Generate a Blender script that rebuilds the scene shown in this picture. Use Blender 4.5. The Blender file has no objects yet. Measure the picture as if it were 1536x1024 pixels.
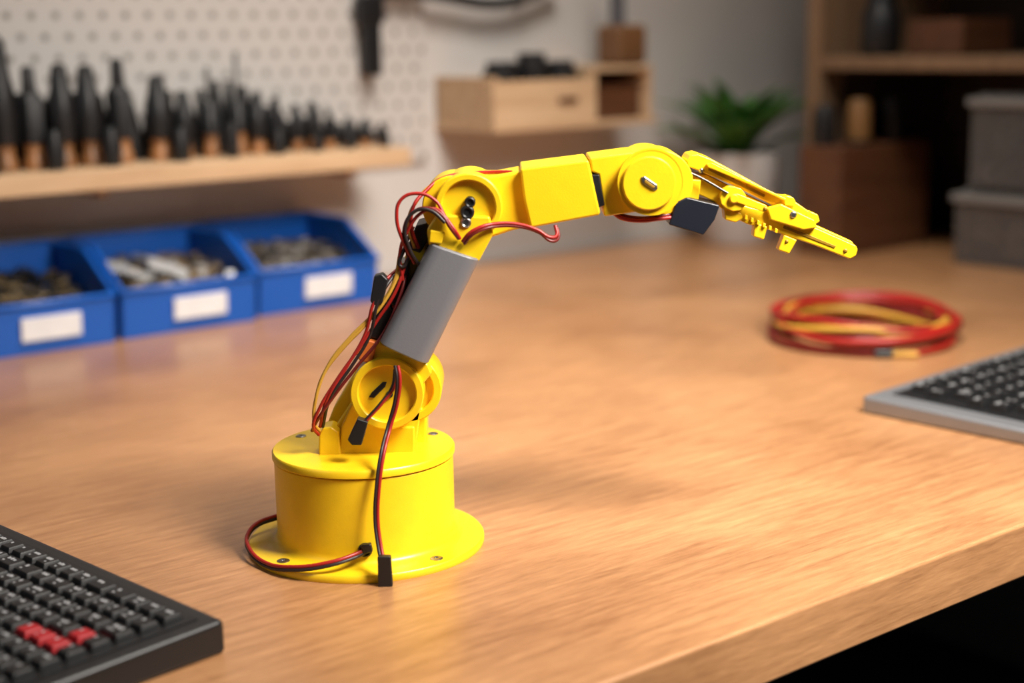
import bpy, bmesh, math, random
from mathutils import Vector, Matrix
random.seed(7)
scene=bpy.context.scene
# ------------------------------------------------------------------ frames
PITCH=math.atan((512-55)/2200.); ROLL=math.radians(1.0); FPX=2200.
CF=Vector((0,math.cos(PITCH),-math.sin(PITCH)));U0=Vector((0,math.sin(PITCH),math.cos(PITCH)));R0=Vector((1,0,0))
CR=R0*math.cos(ROLL)-U0*math.sin(ROLL);CU=U0*math.cos(ROLL)+R0*math.sin(ROLL)
EYE=Vector((0,0,0.75+.33519))
BASE=Vector((-.101,.952,.75))
WD=Vector((.784,.620,0)).normalized();WN=Vector((WD.y,-WD.x,0));W0=Vector((-.116,2.173,.75));YAW=math.atan2(WD.y,WD.x)
def E(u,v,y=0.0):
    """side-elevation tracing of the arm -> local robot metres on the plane y"""
    d=CF+CR*((u-768)/FPX)+CU*(-(v-512)/FPX)
    p=EYE+d*((BASE.y+y)/d.y)
    return p-BASE
# ------------------------------------------------------------------ materials
MATS={}
def mat(name,col,rough=.5,metal=0,bump=0,bscale=200,var=0,spec=.5,coat=0,trans=0,alpha=1):
    if name in MATS:return MATS[name]
    m=bpy.data.materials.new(name);m.use_nodes=True;nt=m.node_tree;b=nt.nodes['Principled BSDF']
    b.inputs['Base Color'].default_value=(*col,1);b.inputs['Roughness'].default_value=rough;b.inputs['Metallic'].default_value=metal
    b.inputs['Specular IOR Level'].default_value=spec;b.inputs['Coat Weight'].default_value=coat
    b.inputs['Transmission Weight'].default_value=trans;b.inputs['Alpha'].default_value=alpha
    tc=nt.nodes.new('ShaderNodeTexCoord')
    if bump or var:
        n=nt.nodes.new('ShaderNodeTexNoise');n.inputs['Scale'].default_value=bscale;n.inputs['Detail'].default_value=4
        nt.links.new(tc.outputs['Object'],n.inputs['Vector'])
        if bump:
            bp=nt.nodes.new('ShaderNodeBump');bp.inputs['Strength'].default_value=bump;bp.inputs['Distance'].default_value=.001
            nt.links.new(n.outputs['Fac'],bp.inputs['Height']);nt.links.new(bp.outputs['Normal'],b.inputs['Normal'])
        if var:
            n2=nt.nodes.new('ShaderNodeTexNoise');n2.inputs['Scale'].default_value=bscale*.1;n2.inputs['Detail'].default_value=3
            nt.links.new(tc.outputs['Object'],n2.inputs['Vector'])
            r=nt.nodes.new('ShaderNodeValToRGB');r.color_ramp.elements[0].position=.3;r.color_ramp.elements[1].position=.7
            r.color_ramp.elements[0].color=(*[c*(1-var) for c in col],1);r.color_ramp.elements[1].color=(*[min(1,c*(1+var)) for c in col],1)
            nt.links.new(n2.outputs['Fac'],r.inputs['Fac']);nt.links.new(r.outputs['Color'],b.inputs['Base Color'])
    MATS[name]=m;return m
def wood(name,dark,light,gx=1.5,gy=40,rough=.45,axis='x',blotch=.35,coat=0,spread=.22,bs=3.2,staves=0):
    if name in MATS:return MATS[name]
    m=bpy.data.materials.new(name);m.use_nodes=True;nt=m.node_tree;b=nt.nodes['Principled BSDF'];L=nt.links.new
    tc=nt.nodes.new('ShaderNodeTexCoord');mp=nt.nodes.new('ShaderNodeMapping')
    s=[gy,gy,gy];s['xyz'.index(axis)]=gx;mp.inputs['Scale'].default_value=s
    L(tc.outputs['Object'],mp.inputs['Vector'])
    n=nt.nodes.new('ShaderNodeTexNoise');n.inputs['Scale'].default_value=1;n.inputs['Detail'].default_value=6;n.inputs['Roughness'].default_value=.6;n.inputs['Distortion'].default_value=.4
    L(mp.outputs[0],n.inputs['Vector'])
    mp2=nt.nodes.new('ShaderNodeMapping');s2=[x*5 for x in s];mp2.inputs['Scale'].default_value=s2;L(tc.outputs['Object'],mp2.inputs['Vector'])
    n2=nt.nodes.new('ShaderNodeTexNoise');n2.inputs['Scale'].default_value=1;n2.inputs['Detail'].default_value=3;L(mp2.outputs[0],n2.inputs['Vector'])
    n3=nt.nodes.new('ShaderNodeTexNoise');n3.inputs['Scale'].default_value=bs;n3.inputs['Detail'].default_value=3;L(tc.outputs['Object'],n3.inputs['Vector'])
    a=nt.nodes.new('ShaderNodeMath');a.operation='MULTIPLY_ADD';L(n2.outputs['Fac'],a.inputs[0]);a.inputs[1].default_value=.45;L(n.outputs['Fac'],a.inputs[2])
    c=nt.nodes.new('ShaderNodeMath');c.operation='MULTIPLY_ADD';L(n3.outputs['Fac'],c.inputs[0]);c.inputs[1].default_value=blotch;L(a.outputs[0],c.inputs[2])
    out=c.outputs[0];mid=.5+.225+.5*blotch
    if staves:
        br=nt.nodes.new('ShaderNodeTexBrick');br.inputs['Scale'].default_value=1;br.inputs['Brick Width'].default_value=.62;br.inputs['Row Height'].default_value=.062
        br.inputs['Mortar Size'].default_value=.0006;br.inputs['Color1'].default_value=(0,0,0,1);br.inputs['Color2'].default_value=(1,1,1,1);br.inputs['Mortar'].default_value=(.2,.2,.2,1)
        L(tc.outputs['Object'],br.inputs['Vector'])
        e=nt.nodes.new('ShaderNodeMath');e.operation='MULTIPLY_ADD';L(br.outputs['Color'],e.inputs[0]);e.inputs[1].default_value=staves;L(out,e.inputs[2]);out=e.outputs[0];mid+=staves*.5
    r=nt.nodes.new('ShaderNodeMapRange')
    r.inputs['From Min'].default_value=mid-spread;r.inputs['From Max'].default_value=mid+spread
    L(out,r.inputs['Value'])
    mx=nt.nodes.new('ShaderNodeMix');mx.data_type='RGBA';mx.inputs['A'].default_value=(*dark,1);mx.inputs['B'].default_value=(*light,1)
    L(r.outputs['Result'],mx.inputs['Factor']);L(mx.outputs['Result'],b.inputs['Base Color'])
    b.inputs['Roughness'].default_value=rough;b.inputs['Coat Weight'].default_value=coat;b.inputs['Coat Roughness'].default_value=.3
    bp=nt.nodes.new('ShaderNodeBump');bp.inputs['Strength'].default_value=.10;bp.inputs['Distance'].default_value=.0005
    L(a.outputs[0],bp.inputs['Height']);L(bp.outputs['Normal'],b.inputs['Normal'])
    MATS[name]=m;return m
YEL=mat('yellow_plastic',(.88,.56,.010),.33,bump=.10,bscale=900,var=.03)
YEL2=mat('yellow_plastic_shaded',(.30,.16,.005),.5)  # darker copy of the yellow, shade of recesses put into the colour
GRY=mat('grey_sleeve_plastic',(.17,.17,.185),.38,bump=.08,bscale=900)
BLK=mat('black_plastic',(.009,.009,.010),.4)
SRV=mat('servo_case',(.012,.014,.022),.3)
STEEL=mat('steel',(.35,.34,.33),.35,1)
RED=mat('red_wire',(.34,.013,.009),.4);DRED=mat('dark_red_wire',(.15,.009,.007),.4)
WBLK=mat('black_wire',(.02,.012,.012),.45);WYEL=mat('yellow_wire',(.55,.30,.035),.45);ORG=mat('orange_plastic',(.6,.14,.02),.5)
DESK=wood('beech_worktop',(.20,.080,.029),(.60,.31,.140),16,170,.34,blotch=.8,coat=.3,spread=.44,bs=4,staves=.10)
PINE=wood('pine_wood',(.46,.29,.16),(.62,.43,.26),3,60,.6)
WALN=wood('walnut_wood',(.07,.025,.010),(.13,.05,.02),3,50,.5)
CABW=wood('cabinet_wood',(.17,.10,.055),(.25,.155,.085),3,50,.6,axis='z')
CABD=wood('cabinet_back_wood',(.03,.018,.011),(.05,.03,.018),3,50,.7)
BLUE=mat('blue_bin_plastic',(.003,.088,.42),.40,bump=.1,bscale=400)
LABEL=mat('paper_label',(.70,.70,.72),.7,var=.05,bscale=300)
# ------------------------------------------------------------------ builders
def link(ob,parent=None):
    scene.collection.objects.link(ob)
    if parent: ob.parent=parent
    return ob
def empty(name,loc=(0,0,0),yaw=0):
    e=bpy.data.objects.new(name,None);e.location=loc;e.rotation_euler=(0,0,yaw);e.empty_display_size=.05;return link(e)
def wallp(s,d,h): return W0+WD*s+WN*d+Vector((0,0,h))
def wempty(name,s=0,d=0,h=0,yaw=0): return empty(name,wallp(s,d,h),YAW+yaw)
def obj(name,bm,m,parent=None,bevel=0,seg=2,smooth=True):
    bmesh.ops.recalc_face_normals(bm,faces=bm.faces[:])
    me=bpy.data.meshes.new(name);bm.to_mesh(me);bm.free()
    for mm in (m if isinstance(m,(list,tuple)) else [m]): me.materials.append(mm)
    ob=bpy.data.objects.new(name,me);link(ob,parent)
    if bevel:
        b=ob.modifiers.new('bevel','BEVEL');b.width=bevel;b.segments=seg;b.limit_method='ANGLE';b.angle_limit=math.radians(35);b.harden_normals=False
    if smooth:
        for p in me.polygons:p.use_smooth=True
        es=ob.modifiers.new('ws','WEIGHTED_NORMAL') if bevel else None
        if not bevel:
            me.set_sharp_from_angle(angle=math.radians(40))
    return ob
def addbox(bm,x0,x1,y0,y1,z0,z1,mi=0,rot=None,taper=0,topshift=0):
    cx,cy,cz=(x0+x1)/2,(y0+y1)/2,(z0+z1)/2
    vs=[]
    for z,t in ((z0,0),(z1,taper)):
        for x,y in ((x0+t,y0+t),(x1-t,y0+t),(x1-t,y1-t),(x0+t,y1-t)):
            p=Vector((x,y,z))
            if rot is not None:
                c=Vector((cx,cy,cz));p=c+rot@(p-c)
            vs.append(bm.verts.new(p))
    for f in ((3,2,1,0),(4,5,6,7),(0,1,5,4),(1,2,6,5),(2,3,7,6),(3,0,4,7)):
        fc=bm.faces.new([vs[i] for i in f]);fc.material_index=mi
def lathe(bm,prof,n=64,M=None,mi=0):
    rings=[]
    for r,z in prof:
        if r<1e-6: rings.append([bm.verts.new(Vector((0,0,z)))])
        else: rings.append([bm.verts.new(Vector((r*math.cos(2*math.pi*i/n),r*math.sin(2*math.pi*i/n),z))) for i in range(n)])
    for a,b in zip(rings,rings[1:]):
        for i in range(n):
            j=(i+1)%n
            if len(a)==1 and len(b)==1: continue
            if len(a)==1: f=bm.faces.new((a[0],b[i],b[j]))
            elif len(b)==1: f=bm.faces.new((a[i],b[0],a[j]))
            else: f=bm.faces.new((a[i],b[i],b[j],a[j]))
            f.material_index=mi
    if M is not None:
        bmesh.ops.transform(bm,matrix=M,verts=[v for r in rings for v in r])
def lath(name,prof,m,parent=None,M=None,n=96):
    bm=bmesh.new();lathe(bm,prof,n,M);return obj(name,bm,m,parent)
RX=Matrix.Rotation(math.radians(90),4,'X')  # local z -> -y (towards camera side)
def disc(name,c,r,y0,y1,m,parent,ring=None,n=64):
    """disc with axis along y, from y1 (back) to y0 (front); ring=(inner radius, recess depth)"""
    h=y1-y0;b=.0008
    if ring:
        ri,dp=ring
        prof=[(0,0),(r,0),(r,h-b),(r-b,h),(ri+b,h),(ri,h-b),(ri,h-dp),(0,h-dp)]
    else: prof=[(0,0),(r,0),(r,h-b),(r-b,h),(0,h)]
    return lath(name,prof,m,parent,Matrix.Translation((c[0],y1,c[2]))@RX,n)
def prism(name,pts,y0,y1,m,parent,bevel=.0012,seg=3,ty=None):
    bm=bmesh.new();P=[E(u,v,y0 if ty is None else ty) for u,v in pts]
    a=[bm.verts.new((p.x,y0,p.z)) for p in P];b=[bm.verts.new((p.x,y1,p.z)) for p in P]
    bm.faces.new(a);bm.faces.new(b[::-1]);n=len(P)
    for i in range(n): bm.faces.new((a[i],b[i],b[(i+1)%n],a[(i+1)%n]))
    return obj(name,bm,m,parent,bevel,seg)
def curve(name,pts,rad,m,parent=None,cyclic=False,res=8):
    cu=bpy.data.curves.new(name,'CURVE');cu.dimensions='3D';cu.bevel_depth=rad;cu.bevel_resolution=3;cu.resolution_u=res;cu.use_fill_caps=True
    sp=cu.splines.new('BEZIER');sp.bezier_points.add(len(pts)-1)
    for bp,p in zip(sp.bezier_points,pts):
        bp.co=p;bp.handle_left_type=bp.handle_right_type='AUTO'
    sp.use_cyclic_u=cyclic;cu.materials.append(m)
    return link(bpy.data.objects.new(name,cu),parent)
def wire(name,pts,m,parent,rad=.0013,off=(0,0,0)):
    o=Vector(off);return curve(name,[E(u,v,y)+o for u,v,y in pts],rad,m,parent)

# ================================================================== ROOM
WALLM=mat('painted_wall',(.58,.55,.525),.85,bump=.1,bscale=60,var=.03)
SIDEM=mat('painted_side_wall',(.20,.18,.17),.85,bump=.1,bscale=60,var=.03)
FLM=mat('dark_floor',(.06,.06,.068),.6,var=.3,bscale=20)
def slab(name,s0,s1,d0,d1,h0,h1,m,bevel=0):
    bm=bmesh.new();addbox(bm,s0,s1,-d1,-d0,h0,h1);ob=obj(name,bm,m,None,bevel,smooth=bevel>0)
    ob.location=W0;ob.rotation_euler=(0,0,YAW);return ob
slab('wall_back',-2.6,1.0,-.08,0,-.75,1.75,WALLM)
slab('wall_right',.90,1.0,0,3.2,-.75,1.75,SIDEM)
slab('floor',-2.6,1.0,-.08,3.2,-.80,-.75,FLM)
slab('baseboard_back',-2.6,.9,0,.012,-.75,-.67,mat('trim_paint',(.5,.5,.5),.5),.002)
# pegboard (perforated)
def pegmat():
    m=bpy.data.materials.new('perforated_board');m.use_nodes=True;nt=m.node_tree;b=nt.nodes['Principled BSDF'];L=nt.links.new
    tc=nt.nodes.new('ShaderNodeTexCoord');sx=nt.nodes.new('ShaderNodeSeparateXYZ');L(tc.outputs['Object'],sx.inputs[0])
    def mth(op,a,bv=None):
        n=nt.nodes.new('ShaderNodeMath');n.operation=op
        for i,x in enumerate((a,bv)):
            if x is None: continue
            if isinstance(x,(int,float)): n.inputs[i].default_value=x
            else: L(x,n.inputs[i])
        return n.outputs[0]
    P=.030
    # staggered perforation: every second row shifted by half a pitch
    row=mth('FLOOR',mth('MULTIPLY',sx.outputs['Z'],1/.0255))
    shift=mth('MULTIPLY',mth('FRACT',mth('MULTIPLY',row,.5)),P)
    xs=mth('ADD',sx.outputs['X'],shift)
    X=mth('MULTIPLY',mth('SUBTRACT',mth('FRACT',mth('MULTIPLY',xs,1/P)),.5),P)
    Z=mth('MULTIPLY',mth('SUBTRACT',mth('FRACT',mth('MULTIPLY',sx.outputs['Z'],1/.0255)),.5),.0255)
    r=mth('SQRT',mth('ADD',mth('MULTIPLY',X,X),mth('MULTIPLY',Z,Z)))
    hole=mth('LESS_THAN',r,.0046)
    mx=nt.nodes.new('ShaderNodeMix');mx.data_type='RGBA';L(hole,mx.inputs['Factor'])
    mx.inputs['A'].default_value=(.53,.50,.475,1);mx.inputs['B'].default_value=(.20,.18,.165,1)
    L(mx.outputs['Result'],b.inputs['Base Color']);b.inputs['Roughness'].default_value=.7
    return m
slab('pegboard',-1.6,-.01,.001,.008,.16,1.2,pegmat(),.001)

# desk
dk=wempty('workbench')
bm=bmesh.new();addbox(bm,-1.6,.89,-1.238,-.01,-.040,0);obj('worktop',bm,DESK,dk,.0025,3)
LEGM=mat('black_steel',(.015,.015,.017),.4,.6)
for i,(s,d) in enumerate([(-1.5,.12),(-1.5,1.12),(.8,.12),(.8,1.12)]):
    bm=bmesh.new();addbox(bm,s-.025,s+.025,-d-.025,-d+.025,-.75,-.040);obj('leg_%d'%(i+1),bm,LEGM,dk,.002)
for i,d in enumerate((.12,1.12)):
    bm=bmesh.new();addbox(bm,-1.47,.77,-d-.015,-d+.015,-.10,-.042);obj('rail_%d'%(i+1),bm,LEGM,dk,.002)

# ================================================================== wall shelf + tools
sh=wempty('wall_shelf')
bm=bmesh.new();addbox(bm,-1.05,-.143,-.16,-.009,.170,.194);obj('board',bm,PINE,sh,.0015)
for i,s in enumerate((-.95,-.55,-.2)):
    bm=bmesh.new();addbox(bm,s-.006,s+.006,-.10,-.009,.155,.170);obj('bracket_%d'%(i+1),bm,PINE,sh,.001)
tools=[(-35,.30),(15,.345),(55,.312),(98,.314),(135,.312),(180,.318),(235,.298),(272,.278),(310,.306),(352,.322),(380,.272),(408,.265),(440,.255),(465,.258),(490,.245),(520,.235),(545,.232),(572,.225)]
ts=wempty('screwdriver_set')
bmb=bmesh.new();bmw=bmesh.new();bms=bmesh.new()
def s_of(u): return -.617+.000893*(u-70)+1.7e-7*(u-70)*(u-350)
for i,(u,h) in enumerate(tools):
    s=s_of(u);z0=.1945;H=h-z0
    k=1.22 if i<7 else .95 if i<12 else .68
    M=Matrix.Translation((s,-.100,z0))
    wr=.0105*k
    lathe(bmw,[(0,0),(wr,0),(wr,.012),(wr*.8,.016),(wr*.9,min(.032,H*.28)),(0,min(.032,H*.28))],16,M)
    zb=min(.030,H*.26)
    if i in (8,9): # long thin blades
        lathe(bmb,[(0,zb),(.012*k,zb),(.011*k,zb+.03),(.004,zb+.04),(0,zb+.04)],16,M)
        lathe(bms,[(0,zb+.04),(.0026,zb+.04),(.0026,H-.004),(.0008,H),(0,H)],8,M)
    elif i%3==2: # faceted straight grip with shaft
        lathe(bmb,[(0,zb),(.013*k,zb),(.0135*k,zb+.42*H),(.010*k,zb+.48*H),(.0075*k,zb+.5*H),(.0065*k,H*.96),(.005*k,H),(0,H)],6,M)
    else:
        lathe(bmb,[(0,zb),(.012*k,zb),(.0140*k,zb+.2*H),(.0125*k,zb+.42*H),(.010*k,zb+.5*H),(.0072*k,H*.97),(.004,H),(0,H)],16,M)
    for q in (0,1):
        M2=Matrix.Translation((s+.012+q*.016,-.055-.01*q,z0));H2=H*(.55+.3*random.random())
        lathe(bmb,[(0,0),(.011*k,0),(.012*k,H2*.4),(.009*k,H2*.6),(.005*k,H2),(0,H2)],12,M2)
    if i%2==0:
        M3=Matrix.Translation((s+.014,-.128,z0));H3=min(.05,H*.38)
        lathe(bmb,[(0,0),(.008*k,0),(.010*k,H3*.5),(.006*k,H3),(0,H3)],12,M3)
obj('handles',bmb,BLK,ts);obj('ferrules',bmw,mat('amber_wood',(.30,.13,.045),.4,var=.5,bscale=300),ts);obj('blades',bms,mat('dark_steel',(.10,.10,.10),.4,1),ts)

# ================================================================== bins
def make_bin(s,d,kind):
    b=wempty('storage_bin',s,d,0)
    Wd,Dp,hf,hb,t=.174,.175,.056,.100,.003
    bm=bmesh.new()
    def side(x0,x1):
        pr=[(0.006,0),(Dp,0),(Dp,hb),(.075,hb),(0,hf)]
        a=[bm.verts.new((x0,y,z)) for y,z in pr];c=[bm.verts.new((x1,y,z)) for y,z in pr]
        bm.faces.new(a);bm.faces.new(c[::-1])
        for i in range(5):bm.faces.new((a[i],c[i],c[(i+1)%5],a[(i+1)%5]))
    side(0,t);side(Wd-t,Wd)
    addbox(bm,t,Wd-t,.006,Dp,0,t);addbox(bm,t,Wd-t,Dp-t,Dp,0,hb)
    vs=[bm.verts.new(p) for p in ((t,.006,0),(Wd-t,.006,0),(Wd-t,0,hf),(t,0,hf),(t,.009,0),(Wd-t,.009,0),(Wd-t,.003,hf),(t,.003,hf))]
    for f in ((0,1,2,3),(4,7,6,5),(3,2,6,7),(0,4,5,1),(0,3,7,4),(1,5,6,2)): bm.faces.new([vs[i] for i in f])
    obj('shell',bm,BLUE,b,.001)
    pts=[(t/2,0,hf),(t/2,.075,hb),(t/2,Dp,hb),(Wd-t/2,Dp,hb),(Wd-t/2,.075,hb),(Wd-t/2,0,hf)]
    cu=bpy.data.curves.new('rim','CURVE');cu.dimensions='3D';cu.bevel_depth=.0040;sp=cu.splines.new('POLY');sp.points.add(5)
    for q,p in zip(sp.points,pts):q.co=(*p,1)
    sp.use_cyclic_u=True;cu.materials.append(BLUE);link(bpy.data.objects.new('rim',cu),b)
    bm=bmesh.new();addbox(bm,.064,.132,-.0003,.0035,.016,.042);ob=obj('label',bm,LABEL,b,.0003);ob.rotation_euler=(math.radians(6.1),0,0);ob.location=(0,0.0018,0)
    cols={'dark':[(.02,.018,.015),(.05,.04,.03),(.18,.13,.07),(.01,.01,.01)],'mix':[(.6,.6,.6),(.30,.21,.12),(.2,.15,.1),(.05,.04,.03)],'grey':[(.22,.18,.15),(.40,.38,.35),(.09,.07,.05),(.04,.035,.03)]}[kind]
    ms=[mat('bin_part_%s_%d'%(kind,i),c,.45,.3) for i,c in enumerate(cols)]
    bm=bmesh.new();addbox(bm,t,Wd-t,.009,Dp-t,t,.040,3)
    for i in range(220):
        x=random.uniform(.014,Wd-.014);y=random.uniform(.018,Dp-.014);z=.042+random.uniform(0,.012)+y*.12
        R=Matrix.Rotation(random.uniform(0,3.1),3,'Z')@Matrix.Rotation(random.uniform(-.7,.7),3,'X')
        a,c,e=random.uniform(.003,.010),random.uniform(.002,.006),random.uniform(.0015,.004)
        addbox(bm,x-a,x+a,y-c,y+c,z-e,z+e,random.randrange(4),R)
    if kind=='mix':
        for x,y,q in ((.045,.12,.2),(.09,.07,-.3),(.035,.06,.5),(.10,.12,.1)):
            addbox(bm,x-.024,x+.024,y-.018,y+.018,.064,.072,0,Matrix.Rotation(q,3,'Z')@Matrix.Rotation(.35,3,'Y'))
    obj('loose_parts',bm,ms,b,smooth=False)
make_bin(-.764,.207,'dark');make_bin(-.580,.202,'mix');make_bin(-.392,.184,'grey')

# ================================================================== wall box organiser
ob_=wempty('wooden_wall_organizer')
def wb(name,*a,m=PINE,bevel=.001):
    bm=bmesh.new();addbox(bm,*a);return obj(name,bm,m,ob_,bevel)
wb('bottom_board',.010,.322,-.145,0,.203,.211)
wb('side_left',.012,.020,-.140,0,.211,.280)
wb('front_panel',.020,.198,-.140,-.133,.211,.274)
wb('divider',.198,.205,-.140,0,.211,.283)
wb('side_right',.309,.316,-.140,0,.211,.283)
wb('top_board',.198,.316,-.142,0,.283,.290)
wb('back_panel',.012,.316,-.008,0,.211,.275)
wb('inner_floor',.020,.198,-.133,-.008,.245,.250)
wb('drawer_pull',.130,.165,-.144,-.140,.240,.248,m=WALN)
wb('cubby_back',.205,.309,-.012,-.008,.211,.283,m=WALN)
bm=bmesh.new();addbox(bm,.208,.306,-.125,-.02,.211,.262);obj('cubby_drawer',bm,WALN,ob_,.002)
jr=wempty('black_jar_set')
for i,(s,h) in enumerate(((.060,.300),(.118,.312),(.172,.300))):
    lath('jar_%d'%(i+1),[(0,.2505),(.026,.2505),(.027,.256),(.027,h-.014),(.021,h-.011),(.021,h-.001),(.019,h),(0,h)],BLK,jr,Matrix.Translation((s,-.095,0)),32)
ml=wempty('wooden_mallet')
bm=bmesh.new();addbox(bm,.258,.316,-.132,-.078,.2905,.350);obj('head',bm,mat('mallet_wood',(.16,.075,.03),.45,var=.25,bscale=90),ml,.008,4)
lath('handle',[(0,.350),(.012,.350),(.011,.40),(.013,.46),(.011,.47),(0,.47)],mat('grey_grip',(.08,.08,.09),.5),ml,Matrix.Translation((.278,-.105,0)),24)

# hanging strap clamp
hc=wempty('hanging_bar_clamp')
bm=bmesh.new();addbox(bm,-.127,-.100,-.034,-.018,.285,.362,taper=0);obj('jaw_pad',bm,BLK,hc,.003)
bm=bmesh.new();addbox(bm,-.134,-.094,-.036,-.014,.356,.396);obj('jaw_head',bm,BLK,hc,.005)
curve('bar',[Vector(p) for p in ((-.114,-.025,.385),(-.08,-.025,.401),(-.03,-.025,.398),(.03,-.025,.391),(.09,-.025,.383),(.14,-.025,.386),(.19,-.025,.400),(.23,-.025,.416))],.0085,BLK,hc)
for i,s in enumerate((-.05,.16)):
    curve('wall_hook_%d'%(i+1),[Vector(p) for p in ((s,-.001,.410),(s,-.025,.391 if s<0 else .382),(s,-.040,.410))],.003,STEEL,hc)

# ================================================================== plant
pt=wempty('potted_plant',.52,.130,0)
lath('pot',[(0,0),(.052,0),(.056,.004),(.072,.138),(.073,.146),(.069,.147),(.066,.138),(.065,.130),(0,.130)],mat('white_ceramic',(.62,.61,.60),.35),pt)
lath('soil',[(0,.137),(.064,.135),(.063,.128)],mat('soil',(.03,.02,.012),.9,bump=.5,bscale=150),pt)
bm=bmesh.new()
for i in range(38):
    az=i*2.399+random.uniform(-.2,.2);el=math.radians(random.uniform(35,85) if i>8 else random.uniform(65,88));Ln=random.uniform(.130,.165);wd=random.uniform(.014,.021)
    dirh=Vector((math.cos(az),math.sin(az),0));side=Vector((-math.sin(az),math.cos(az),0));N=8;prev=None
    p=Vector((0,0,.130))+dirh*.012;a=el
    for k in range(N+1):
        t=k/N;wv=wd*math.sin(math.pi*(.12+.88*t))**.8 if t<1 else .0003
        up=(dirh*-math.sin(a)+Vector((0,0,math.cos(a))))
        c=[bm.verts.new(p-side*wv+up*wv*.35),bm.verts.new(p),bm.verts.new(p+side*wv+up*wv*.35)]
        if prev:
            bm.faces.new((prev[0],prev[1],c[1],c[0]));bm.faces.new((prev[1],prev[2],c[2],c[1]))
        prev=c;p=p+(dirh*math.cos(a)+Vector((0,0,math.sin(a))))*(Ln/N);a-=math.radians(7)
lf=obj('leaves',bm,mat('leaf_green',(.055,.17,.03),.45,var=.45,bscale=200),pt);md=lf.modifiers.new('s','SOLIDIFY');md.thickness=.0008

# ================================================================== shelving cabinet
cb=wempty('shelving_unit')
def cbx(name,s0,s1,d0,d1,h0,h1,m=CABW,bevel=.0015):
    bm=bmesh.new();addbox(bm,s0,s1,-d1,-d0,h0,h1);return obj(name,bm,m,cb,bevel)
cbx('side_panel_left',.550,.88,.243,.269,0.001,.62)
cbx('side_panel_right',.550,.88,1.0,1.025,0.001,.62)
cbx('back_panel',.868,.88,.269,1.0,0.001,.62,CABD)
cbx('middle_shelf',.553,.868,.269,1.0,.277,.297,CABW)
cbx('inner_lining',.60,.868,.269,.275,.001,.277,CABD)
cbx('top_board',.550,.88,.243,1.025,.62,.64)
kb=wempty('wooden_tool_block')
bm=bmesh.new();addbox(bm,.492,.71,-.362,-.282,.0005,.165);obj('block',bm,WALN,kb,.003)
for i,(s,d,c) in enumerate(((.520,.306,BLK),(.565,.336,mat('tan_handle',(.22,.11,.035),.5)),(.605,.306,BLK),(.66,.326,BLK))):
    h=.225+.008*(i%2)
    lath('handle_%d'%(i+1),[(0,.165),(.016,.165),(.019,.18),(.017,h-.01),(.013,h),(0,h)],c,kb,Matrix.Translation((s,-d,0)),24)
    lath('collar_%d'%(i+1),[(0,.165),(.018,.165),(.018,.172),(0,.172)],BLK,kb,Matrix.Translation((s,-d,0)),24)
CLR=mat('frosted_plastic',(.42,.41,.40),.22,trans=.85);LIDM=mat('clear_lid',(.30,.295,.285),.35,trans=.3)
for j,(h0,h1,dd) in enumerate(((.0005,.108,0),(.1125,.245,.02))):
    cbn=wempty('clear_storage_box',.565,.505+dd,h0)
    H=h1-h0;Wd,Dp=.26,.30
    bm=bmesh.new()
    addbox(bm,.006,Wd-.006,-Dp+.006,-.006,0,.003)
    for a in ((.006,.009,-Dp+.006,-.006),(Wd-.009,Wd-.006,-Dp+.006,-.006),(.009,Wd-.009,-Dp+.006,-Dp+.009),(.009,Wd-.009,-.009,-.006)):
        addbox(bm,*a,0.003,H-.014)
    obj('tub',bm,CLR,cbn,.001)
    bm=bmesh.new();addbox(bm,0,Wd,-Dp,0,H-.018,H-.006);addbox(bm,.012,Wd-.012,-Dp+.012,-.012,H-.006,H);obj('lid',bm,LIDM,cbn,.002)
    bm=bmesh.new()
    for i in range(90):
        x=random.uniform(.03,Wd-.03) if i%2 else random.uniform(.028,.05);y=random.uniform(-Dp+.03,-.03);z=random.uniform(.012,H*.6)
        addbox(bm,x-.018,x+.018,y-.015,y+.015,z-.010,z+.010,i%3,Matrix.Rotation(random.uniform(0,3),3,'Z'))
    obj('contents',bm,[mat('stored_parts',(.16,.13,.12),.6),mat('stored_parts_light',(.42,.39,.37),.6),mat('stored_parts_dark',(.05,.045,.045),.6)],cbn,smooth=False)
# items on the middle shelf
cn=wempty('black_canister')
lath('body',[(0,.2975),(.028,.2975),(.030,.302),(.030,.36),(.022,.372),(.022,.395),(0,.395)],BLK,cn,Matrix.Translation((.60,-.345,0)),32)
wc=wempty('walnut_crate')
bm=bmesh.new()
for a in ((.60,.72,-.49,-.485,.300,.35),(.60,.72,-.40,-.395,.300,.35),(.60,.605,-.485,-.40,.300,.35),(.715,.72,-.485,-.40,.300,.35),(.60,.72,-.49,-.395,.2975,.300)): addbox(bm,*a)
obj('crate_boards',bm,WALN,wc,.001)

# ================================================================== coiled cable
co=empty('coiled_cable',(.392,1.606,.75))
rc=random.Random(21)
cols=[DRED,RED,DRED,WYEL,RED,DRED,WYEL,RED,DRED,WYEL,RED,DRED,WYEL,DRED,WYEL,RED]
for i,c in enumerate(cols):
    R=rc.uniform(.078,.100);ph=rc.uniform(0,6);ph2=rc.uniform(0,6);ox,oy=rc.uniform(-.005,.005),rc.uniform(-.005,.005);z=rc.uniform(.006,.026)
    if c is WYEL: R=rc.uniform(.076,.094);z=.014+.012*rc.random()
    pts=[]
    for k in range(14):
        a=2*math.pi*k/14;rr=R+.004*math.sin(2*a+ph)+rc.uniform(-.0012,.0012)
        pts.append(Vector((ox+rr*1.02*math.cos(a),oy+rr*1.10*math.sin(a),max(.0037,z+.006*math.sin(a+ph2)+.002*math.sin(3*a+ph)))))
    curve('loop_%d'%(i+1),pts,.0035,c,co,True)
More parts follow.
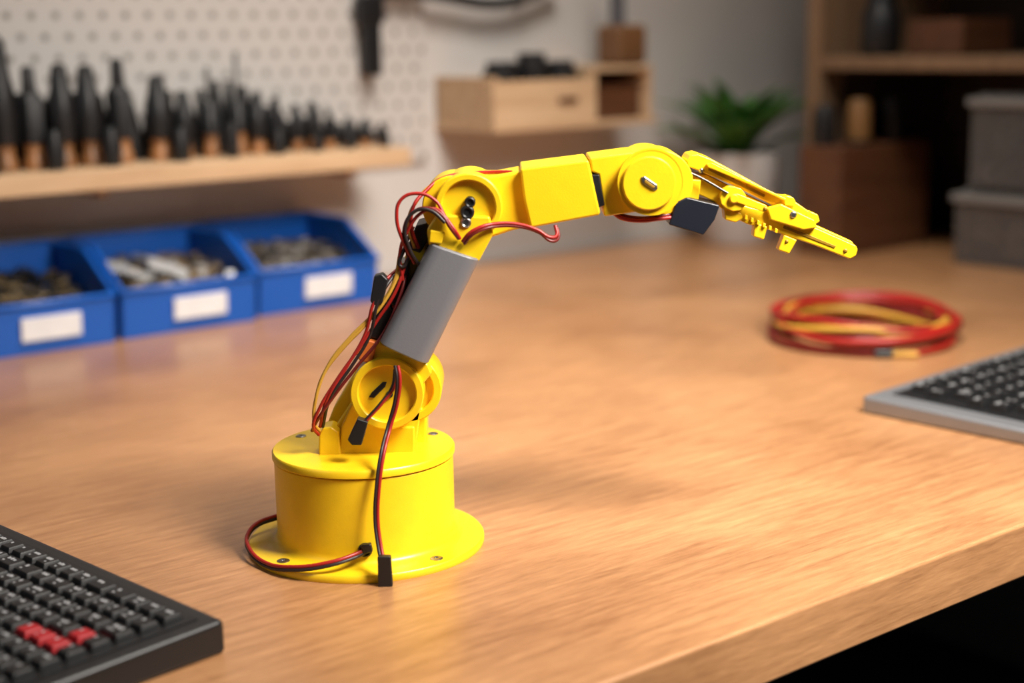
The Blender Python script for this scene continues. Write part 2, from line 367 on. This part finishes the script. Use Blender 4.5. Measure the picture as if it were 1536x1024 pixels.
curve('tail_1',[Vector(p) for p in ((-.085,.02,.012),(-.097,-.02,.006),(-.07,-.075,.005),(-.02,-.106,.005),(.03,-.116,.004))],.0034,WYEL,co)
curve('tail_2',[Vector(p) for p in ((-.08,.04,.016),(-.104,-.01,.007),(-.08,-.075,.005),(-.035,-.102,.0045),(-.01,-.112,.0045))],.0036,DRED,co)
lath('plug',[(0,0),(.005,0),(.005,.018),(0,.018)],BLK,co,Matrix.Translation((-.014,-.112,.0052))@Matrix.Rotation(math.radians(90),4,'Y'),16)

# ================================================================== keyboards
KEY=mat('black_keycap',(.010,.010,.011),.42,bump=.1,bscale=600);LEG=mat('keycap_legend',(.42,.42,.43),.6);REDK=mat('red_keycap',(.38,.008,.014),.4)
def keyboard(name,loc,yaw,Ln,Dp,Hh,tilt,bodym,x0,x1,rows,pitch,rowp,kh,legend=True,redf=None,ytop=-.012,kw=.86,mx=.014):
    k=empty(name,loc,yaw)
    bm=bmesh.new()
    pr=[(-Dp,0),(0,0),(0,Hh+tilt),(-.004,Hh+tilt),(-Dp+.004,Hh),(-Dp,Hh-.004)]
    a=[bm.verts.new((x0,y,z)) for y,z in pr];b=[bm.verts.new((x1,y,z)) for y,z in pr]
    bm.faces.new(a);bm.faces.new(b[::-1])
    for i in range(6):bm.faces.new((a[i],b[i],b[(i+1)%6],a[(i+1)%6]))
    obj('case',bm,bodym,k,.0030,3)
    bk=bmesh.new();bl=bmesh.new();rs=random.Random(3)
    def zt(y): return Hh+tilt*(1+y/Dp)
    m=mx
    bp=bmesh.new();addbox(bp,x0+m-.003,x1-m+.003,-Dp+.010,ytop+.004,-.0004,.0004)
    ob=obj('key_well',bp,BLK,k,0,smooth=False);ob.location=(0,0,zt(0)+.0004);ob.rotation_euler=(math.atan(tilt/Dp),0,0)
    for r in range(rows):
        yc=ytop-rowp*(r+.5);x=x1-m-(.002)
        while x>x0+m+pitch*.9:
            wk=pitch*(1 if rs.random()<.86 else 1.5)
            if x-wk<x0+m: break
            z=zt(yc);isred=redf(x-wk/2,yc) if redf else False
            addbox(bk,x-wk*.5-wk*kw/2,x-wk*.5+wk*kw/2,yc-rowp*kw/2,yc+rowp*kw/2,z+.0008,z+kh,1 if isred else 0,None,taper=.0014)
            if legend:
                cx=x-wk*.5
                for q in range(rs.choice((1,2,3))):
                    lx=cx-wk*.24+q*wk*.15;addbox(bl,lx,lx+wk*.09,yc+rowp*.04,yc+rowp*(.16+.06*rs.random()),z+kh,z+kh+.00015)
                    if rs.random()<.3: addbox(bl,lx,lx+wk*.08,yc-rowp*.20,yc-rowp*.12,z+kh,z+kh+.00015)
            x-=wk
    obj('keycaps',bk,[KEY,REDK],k,.0005,2)
    if legend: obj('legends',bl,LEG,k,smooth=False)
    else: bl.free()
    return k
REDS=[(-.045,-.066),(-.045,-.080),(-.060,-.080)]
keyboard('keyboard',(-.163,.770,.75),math.radians(-43.6),.4,.19,.016,.004,mat('black_case',(.010,.010,.011),.35),-.42,0,11,.0145,.0150,.0045,True,lambda x,y:any(abs(x-a)<.0075 and abs(y-b)<.0075 for a,b in REDS),-.014)
keyboard('keyboard',(.312,1.272,.75),math.radians(43),.42,.20,.012,.004,mat('aluminium_case',(.30,.31,.33),.35,.6),0,.42,8,.0195,.0205,.0070,True,None,-.020,.80,.026)

# ================================================================== ROBOT ARM
rb=empty('robot_arm',BASE)
lath('base_drum',[(0,0),(.0795,0),(.0798,.0008),(.0798,.0038),(.0788,.005),(.066,.0052),(.0625,.0062),(.0607,.0085),(.060,.012),(.060,.0612),(.0595,.0617),(.0570,.0617),(0,.0617)],YEL,rb,None,128)
lath('base_gap',[(0,.0612),(.0588,.0612),(.0588,.063),(0,.063)],mat('seam_shadow',(.15,.08,.005),.7),rb,None,96)
lath('base_lid',[(0,.0626),(.0605,.0626),(.0612,.0632),(.0612,.0668),(.0602,.0680),(.056,.0683),(0,.0683)],YEL,rb,None,128)
def screw(i,x,y,z,r=.0042):
    lath('screw_%d'%i,[(0,0),(r,0),(r,.0005),(r*.8,.0009),(r*.35,.0009),(r*.3,.0002),(0,.0002)],STEEL,rb,Matrix.Translation((x,y,z)),24)
for i,a in enumerate((45,135,225,315)):
    screw(i+1,.0702*math.cos(math.radians(a)),.0702*math.sin(math.radians(a)),.0050)
for i,a in enumerate((28,152,95)):
    screw(i+5,.0515*math.cos(math.radians(a)),.0515*math.sin(math.radians(a)),.0682,.0036)
# shoulder bracket
prism('bracket_foot',[(478,684),(478,652),(484,642),(497,640),(508,648),(512,684)],-.022,-.004,YEL,rb,.0015)
prism('bracket_plate_back',[(492,668),(489,640),(500,612),(522,575),(535,553),(560,538),(612,545),(640,620),(640,668)],.004,.028,YEL,rb,.002)
prism('bracket_web',[(498,678),(500,645),(530,600),(560,560),(600,560),(618,600),(618,678)],-.012,.010,YEL,rb,.0015)
prism('bracket_plate_front',[(508,684),(512,640),(524,612),(531,600),(540,570),(600,640),(622,640),(622,684)],-.020,-.008,YEL,rb,.0015)
disc('shoulder_disc_front',E(581,589,-.030),.0238,-.033,-.012,YEL,rb,(.0185,.0045))
disc('shoulder_disc_back',E(612,583,-.016),.0222,-.018,.020,YEL,rb,(.0165,.004))
prism('shoulder_saddle',[(560,612),(634,612),(628,640),(622,684),(570,684)],-.018,.012,YEL,rb,.0015)
prism('shoulder_slot',[(553,596),(557,589),(574,573),(580,573),(578,580),(561,597)],-.0295,-.027,BLK,rb,.0006)
disc('shoulder_screw',E(584,592,-.030),.0022,-.031,-.027,BLK,rb)
# lower arm
prism('arm_root',[(566,512),(642,546),(648,560),(628,585),(590,590),(556,560),(548,540)],-.028,.014,YEL,rb,.0015)
prism('lower_arm_frame',[(650,345),(630,350),(612,372),(592,430),(572,475),(552,520),(556,548),(632,552),(706,392)],-.002,.024,YEL,rb,.0015)
# grey sleeve: rounded-rectangle tube section swept along the arm
def sleeve():
    c=[E(u,v,-.042) for u,v in ((645,366),(719,391),(641,549),(568,516))]
    yf,yb,r=-.042,.006,.009
    bm=bmesh.new()
    def section(A,B,ins=0):
        d=(B-A);w=d.length;d.normalize();out=[]
        def pt(x,y): return Vector((A.x+d.x*x,y,A.z+d.z*x))
        for cx,cy,a0 in ((w-r,yb-r,0),(r,yb-r,90),(r,yf+r,180),(w-r,yf+r,270)):
            for k in range(9):
                a=math.radians(a0+k*90/8);rr=r-ins;out.append(pt(cx+rr*math.cos(a),cy+rr*math.sin(a)))
        return out
    n=(c[3]-c[0]).normalized()*.0008
    rings=[section(c[0],c[1],.0008),[p+n for p in section(c[0],c[1])],[p-n for p in section(c[3],c[2])],section(c[3],c[2],.0008)]
    R=[[bm.verts.new(p) for p in ring] for ring in rings]
    N=len(R[0])
    for a,b in zip(R,R[1:]):
        for i in range(N): bm.faces.new((a[i],b[i],b[(i+1)%N],a[(i+1)%N]))
    bm.faces.new(R[0]);bm.faces.new(R[-1][::-1])
    obj('lower_arm_sleeve',bm,GRY,rb)
sleeve()
prism('arm_neck',[(655,322),(640,345),(643,368),(718,393),(727,376),(740,352),(735,325)],-.036,.018,YEL,rb,.0015)
prism('neck_rib',[(645,345),(643,364),(662,366),(668,348)],-.039,-.030,YEL,rb,.001)
prism('shoulder_servo',[(640,335),(624,338),(610,372),(630,380),(642,360)],-.020,.016,BLK,rb,.001)
prism('elbow_servo',[(613,392),(596,398),(578,452),(596,462),(606,455)],-.024,.010,SRV,rb,.001)
prism('servo_lower',[(580,452),(594,470),(574,512),(553,505),(562,470)],-.024,.010,BLK,rb,.001)
prism('lead_connector',[(573,411),(561,414),(555,452),(560,458),(573,456),(582,420)],-.034,-.024,BLK,rb,.001)
prism('servo_horn',[(551,510),(566,514),(558,545),(540,542),(532,528)],-.030,.006,ORG,rb,.001)
# elbow
disc('elbow_disc',E(703,310,-.030),.0212,-.034,.022,YEL,rb,(.0168,.004))
disc('elbow_housing',E(680,308,-.014),.0196,-.022,.026,YEL,rb)
prism('elbow_cap',[(648,296),(660,278),(682,266),(720,262),(748,262),(748,300),(660,330)],-.016,.020,YEL,rb,.002)
for i,(u,v,r) in enumerate(((705,303,.0034),(701,318,.0044),(699,333,.0034))):
    disc('elbow_bolt_%d'%(i+1),E(u,v,-.034),r,-.0375,-.029,BLK if i<2 else STEEL,rb,(r*.5,.001))
prism('elbow_slot',[(700,306),(709,308),(704,334),(695,330)],-.0325,-.0295,BLK,rb,.0005)
# forearm
prism('forearm_link',[(712,268),(745,263),(782,256),(801,338),(765,347),(738,356),(716,350)],-.024,.016,YEL,rb,.002)
prism('forearm_sleeve',[(780,253),(883,240),(888,262),(901,320),(898,323),(796,342),(786,300)],-.030,.024,YEL,rb,.0016)
prism('wrist_gap_servo',[(882,262),(899,262),(907,308),(892,314)],-.029,.016,BLK,rb,.0008)
prism('wrist_body',[(884,237),(945,229),(976,227),(990,312),(962,317),(906,325),(904,300),(898,262),(888,258)],-.028,.020,YEL,rb,.0014)
disc('wrist_disc',E(976,272,-.032),.0204,-.036,.020,YEL,rb,(.0202,.0002))
disc('wrist_disc_face',E(973,274,-.034),.0168,-.0385,-.034,YEL,rb)
disc('wrist_housing',E(988,272,-.012),.0206,-.024,.022,YEL,rb)
prism('wrist_slot',[(961,266),(967,264),(986,277),(987,284),(981,286),(963,274)],-.0395,-.037,STEEL,rb,.0008)
prism('wrist_slot_pin',[(968,269),(983,280),(980,283),(966,273)],-.0400,-.0385,YEL2,rb,.0003)
prism('wrist_neck',[(1000,238),(1022,246),(1040,262),(1036,292),(1022,306),(1000,312)],-.020,.016,YEL,rb,.0015)
# gripper
prism('gripper_top_plate',[(1031,240),(1036,233),(1047,231),(1066,238),(1110,262),(1175,298),(1188,299),(1208,313),(1228,326),(1227,334),(1190,324),(1100,278),(1033,250)],-.018,.014,YEL,rb,.001)
prism('gripper_plate_groove_shade',[(1064,250),(1100,268),(1148,292),(1146,296),(1098,273),(1062,255)],-.0186,-.0176,YEL2,rb,.0002)  # thin dark strip on the plate, groove shade given by its colour
prism('gripper_core',[(1036,262),(1060,262),(1100,282),(1160,312),(1150,322),(1088,318),(1070,302),(1036,286)],-.012,.010,YEL,rb,.001)
prism('gripper_finger_front',[(1088,300),(1130,312),(1160,318),(1216,338),(1284,368),(1287,374),(1284,384),(1275,389),(1222,368),(1158,346),(1120,336),(1086,318)],-.019,-.009,YEL,rb,.001)
prism('gripper_finger_groove_shade',[(1176,338),(1218,354),(1254,369),(1252,372),(1216,358),(1174,342)],-.0195,-.0185,YEL2,rb,.0002)  # dark strip proud of the finger, painted as a shaded groove
prism('gripper_finger_back',[(1100,296),(1160,316),(1216,334),(1278,362),(1284,370),(1270,380),(1222,362),(1158,342)],.004,.014,YEL,rb,.001)
prism('gripper_rail',[(1060,246),(1068,244),(1125,272),(1180,298),(1178,302),(1122,276),(1062,251)],-.0215,-.0175,YEL,rb,.0006)
prism('gripper_gear',[(1084,284),(1092,279),(1102,280),(1112,283),(1118,291),(1121,300),(1118,309),(1110,316),(1100,317),(1090,313),(1082,306),(1080,296)],-.023,-.017,YEL,rb,.0006)
prism('gripper_link',[(1098,292),(1106,290),(1150,308),(1152,315),(1146,318),(1100,302)],-.0245,-.0228,YEL,rb,.0006)
prism('gripper_slider',[(1150,312),(1172,306),(1222,330),(1226,342),(1205,345),(1156,330)],-.023,-.018,YEL,rb,.001)
prism('gripper_tab_1',[(1086,312),(1112,320),(1114,328),(1104,334),(1088,330)],-.020,-.006,YEL,rb,.001)
prism('gripper_tab_2',[(1132,334),(1152,340),(1146,360),(1130,355)],-.020,-.010,YEL,rb,.001)
prism('gripper_tab_3',[(1176,352),(1196,360),(1184,381),(1167,375)],-.020,-.010,YEL,rb,.001)
prism('gripper_lug_1',[(1174,297),(1180,293),(1190,296),(1194,303),(1192,310),(1178,308)],-.020,-.010,YEL,rb,.0008)
prism('gripper_lug_2',[(1210,321),(1216,317),(1227,322),(1230,332),(1224,336),(1210,334)],-.021,-.012,YEL,rb,.0008)
for i in range(6):
    u=1118+i*9;v=322+i*4
    prism('gripper_tooth_%d'%(i+1),[(u,v),(u+4,v+1.6),(u+3,v+8),(u-1,v+6.4)],-.0215,-.018,YEL,rb,.0003)
for i,(u,v,y,r) in enumerate(((1101,298,-.0245,.0030),(1190,322,-.023,.0022),(1268,376,-.019,.0014),(1148,313,-.0245,.0014),(1052,256,-.018,.0016),(1180,362,-.020,.0012))):
    disc('gripper_pin_%d'%(i+1),E(u,v,y),r,y-.0010,y+.002,STEEL if i in(1,4) else YEL2 if i!=0 else YEL,rb)
p=E(1055,240,0);lath('gripper_top_screw',[(0,0),(.004,0),(.004,.0012),(.002,.0016),(0,.0016)],STEEL,rb,Matrix.Translation((p.x,-.004,p.z+.0008))@Matrix.Rotation(math.radians(24),4,'Y'),24)
prism('gripper_servo',[(1014,304),(1030,296),(1080,308),(1072,330),(1055,353),(1003,337)],-.026,.004,SRV,rb,.001)
prism('gripper_servo_cap',[(1030,268),(1052,270),(1048,300),(1028,300)],-.018,.004,YEL,rb,.001)
curve('gripper_rod',[E(1022,254,-.022),E(1050,266,-.022),E(1092,290,-.024)],.0008,mat('dark_rod',(.12,.11,.10),.4,.9),rb)

# wires
def twin(name,pts,c1=RED,c2=WBLK,off=(.0017,0,.0008),rad=.0011):
    wire(name+'_red',pts,c1,rb,rad);wire(name+'_black',pts,c2,rb,rad,off)
twin('centre_lead',[(597,548,-.044),(600,566,-.046),(597,600,-.046),(586,640,-.047),(576,680,-.060),(569,730,-.0665),(567,780,-.069),(571,815,-.074),(576,842,-.080)],off=(-.0019,0,0))
prism('centre_plug',[(566,835),(586,835),(589,880),(567,881)],-.0855,-.0805,BLK,rb,.0008)
twin('side_lead',[(596,552,-.040),(592,578,-.042),(572,606,-.044),(552,628,-.044),(543,640,-.044)],off=(-.0015,0,-.0008))
prism('side_plug',[(536,628),(552,633),(546,655),(542,668),(528,668),(521,660)],-.048,-.040,BLK,rb,.0008)
wire('base_lead_red',[(550,823,-.0595),(535,830,-.066),(495,843,-.074),(440,850,-.069),(395,842,-.050),(373,820,-.030),(372,800,-.010),(386,784,0.004),(418,772,.018)],RED,rb,.0013)
wire('base_lead_black',[(550,823,-.0595),(535,830,-.066),(495,843,-.074),(440,850,-.069),(395,842,-.050),(373,820,-.030),(372,800,-.010),(386,784,0.004),(418,772,.018)],WBLK,rb,.0012,(0,-.0010,-.0018))
disc('base_grommet',E(548,824,-.060),.0046,-.0625,-.056,BLK,rb,(.0026,.003))
prism('base_lead_clip',[(541,818),(556,816),(559,828),(544,832)],-.0645,-.0600,BLK,rb,.0008)
# loops at the elbow
loops=[([(622,395,-.03),(604,360,-.034),(595,325,-.036),(601,300,-.036),(625,290,-.036),(652,300,-.036),(668,325,-.038),(682,345,-.040),(690,358,-.038)],RED),
([(612,385,-.03),(606,345,-.034),(618,320,-.036),(640,312,-.038),(662,322,-.040),(676,342,-.041),(688,358,-.038)],DRED),
([(604,420,-.028),(600,380,-.03),(612,345,-.034),(634,318,-.036),(655,314,-.038),(672,330,-.040)],RED),
([(628,372,-.026),(618,345,-.03),(620,310,-.03),(640,285,-.024),(662,268,-.018),(700,260,-.014),(740,258,-.014),(768,258,-.018)],RED),
([(622,372,-.026),(612,335,-.03),(626,300,-.026),(650,276,-.020),(680,264,-.012),(730,260,-.010),(762,256,-.008)],WYEL),
([(630,400,-.03),(614,372,-.034),(608,340,-.036),(624,316,-.038),(646,316,-.040),(668,334,-.041)],WBLK)]
for i,(p_,c) in enumerate(loops): wire('elbow_loop_%d'%(i+1),p_,c,rb,.00115)
wire('forearm_lead_red',[(694,362,-.038),(704,350,-.041),(720,341,-.041),(740,336,-.038),(775,336,-.036),(806,345,-.036),(826,356,-.036),(834,354,-.035),(833,338,-.032)],RED,rb,.0012)
wire('forearm_lead_black',[(694,362,-.038),(704,350,-.041),(720,341,-.041),(740,336,-.038),(775,336,-.036),(806,345,-.036),(826,358,-.036),(834,355,-.035),(834,338,-.032)],DRED,rb,.0010,(.001,0,-.0016))
wire('wrist_lead_red',[(922,321,-.020),(932,327,-.024),(960,331,-.026),(990,328,-.026),(1008,326,-.024)],RED,rb,.0013)
wire('wrist_lead_black',[(926,320,-.018),(938,324,-.022),(965,327,-.024),(990,324,-.024),(1008,321,-.022)],DRED,rb,.0012)
# long bundle on the back of the lower arm
bund=[([(612,385,-.026),(592,440,-.030),(566,480,-.03),(540,520,-.03),(505,570,-.03),(478,615,-.03),(470,640,-.028),(478,652,-.022)],RED),
([(600,380,-.026),(590,425,-.028),(560,470,-.03),(526,505,-.03),(494,545,-.03),(474,597,-.03),(472,635,-.026),(484,650,-.018)],WYEL),
([(606,395,-.026),(578,450,-.03),(548,487,-.03),(512,525,-.03),(485,562,-.03),(473,602,-.03),(470,640,-.024)],WYEL),
([(612,400,-.02),(598,450,-.03),(575,500,-.03),(535,550,-.03),(500,595,-.03),(476,630,-.028),(468,646,-.02)],DRED),
([(600,400,-.02),(575,425,-.03),(560,455,-.033),(548,500,-.03),(520,550,-.03),(490,600,-.03),(480,640,-.02)],RED),
([(598,405,-.02),(582,425,-.03),(568,450,-.033),(554,505,-.03),(530,545,-.03),(496,596,-.03),(484,640,-.02)],WBLK),
([(620,340,-.022),(606,375,-.03),(602,400,-.03),(614,385,-.03)],WBLK),
([(590,458,-.026),(600,480,-.028),(578,500,-.028)],RED)]
for i,(p_,c) in enumerate(bund): wire('arm_bundle_%d'%(i+1),p_,c,rb,.0011)

# ================================================================== lights / world / camera
def area(name,loc,tgt,size,power,col,sy=None,spread=180):
    l=bpy.data.lights.new(name,'AREA');l.size=size;l.energy=power;l.color=col;l.spread=math.radians(spread)
    if sy: l.shape='RECTANGLE';l.size_y=sy
    o=bpy.data.objects.new(name,l);o.location=loc;o.rotation_euler=(Vector(tgt)-Vector(loc)).to_track_quat('-Z','Y').to_euler();link(o);return o
area('key_softbox',(.62,.55,1.70),(.14,1.12,.78),.36,9.0,(1,.935,.85),spread=78)
area('added_overhead_light',(.22,1.32,2.25),(.04,1.75,.85),.50,7.6,(1,.935,.86),spread=85)  # unseen overhead lamp, added to brighten the middle of the back wall
area('left_fill_light',(-1.3,.1,1.7),(-.1,1.0,.85),.8,2.2,(.90,.95,1))  # unseen cool fill from the left, no window stands there
w=bpy.data.worlds.new('world');scene.world=w;w.use_nodes=True
w.node_tree.nodes['Background'].inputs[0].default_value=(.6,.6,.62,1);w.node_tree.nodes['Background'].inputs[1].default_value=.05
cam=bpy.data.cameras.new('camera');cam.sensor_width=36;cam.lens=FPX/1536*36;cam.clip_start=.01
cam.dof.use_dof=True;cam.dof.focus_distance=.965;cam.dof.aperture_fstop=3.0
cob=bpy.data.objects.new('camera',cam);link(cob)
cob.matrix_world=Matrix(((CR.x,CU.x,-CF.x,EYE.x),(CR.y,CU.y,-CF.y,EYE.y),(CR.z,CU.z,-CF.z,EYE.z),(0,0,0,1)))
scene.camera=cob
scene.view_settings.view_transform='Standard'
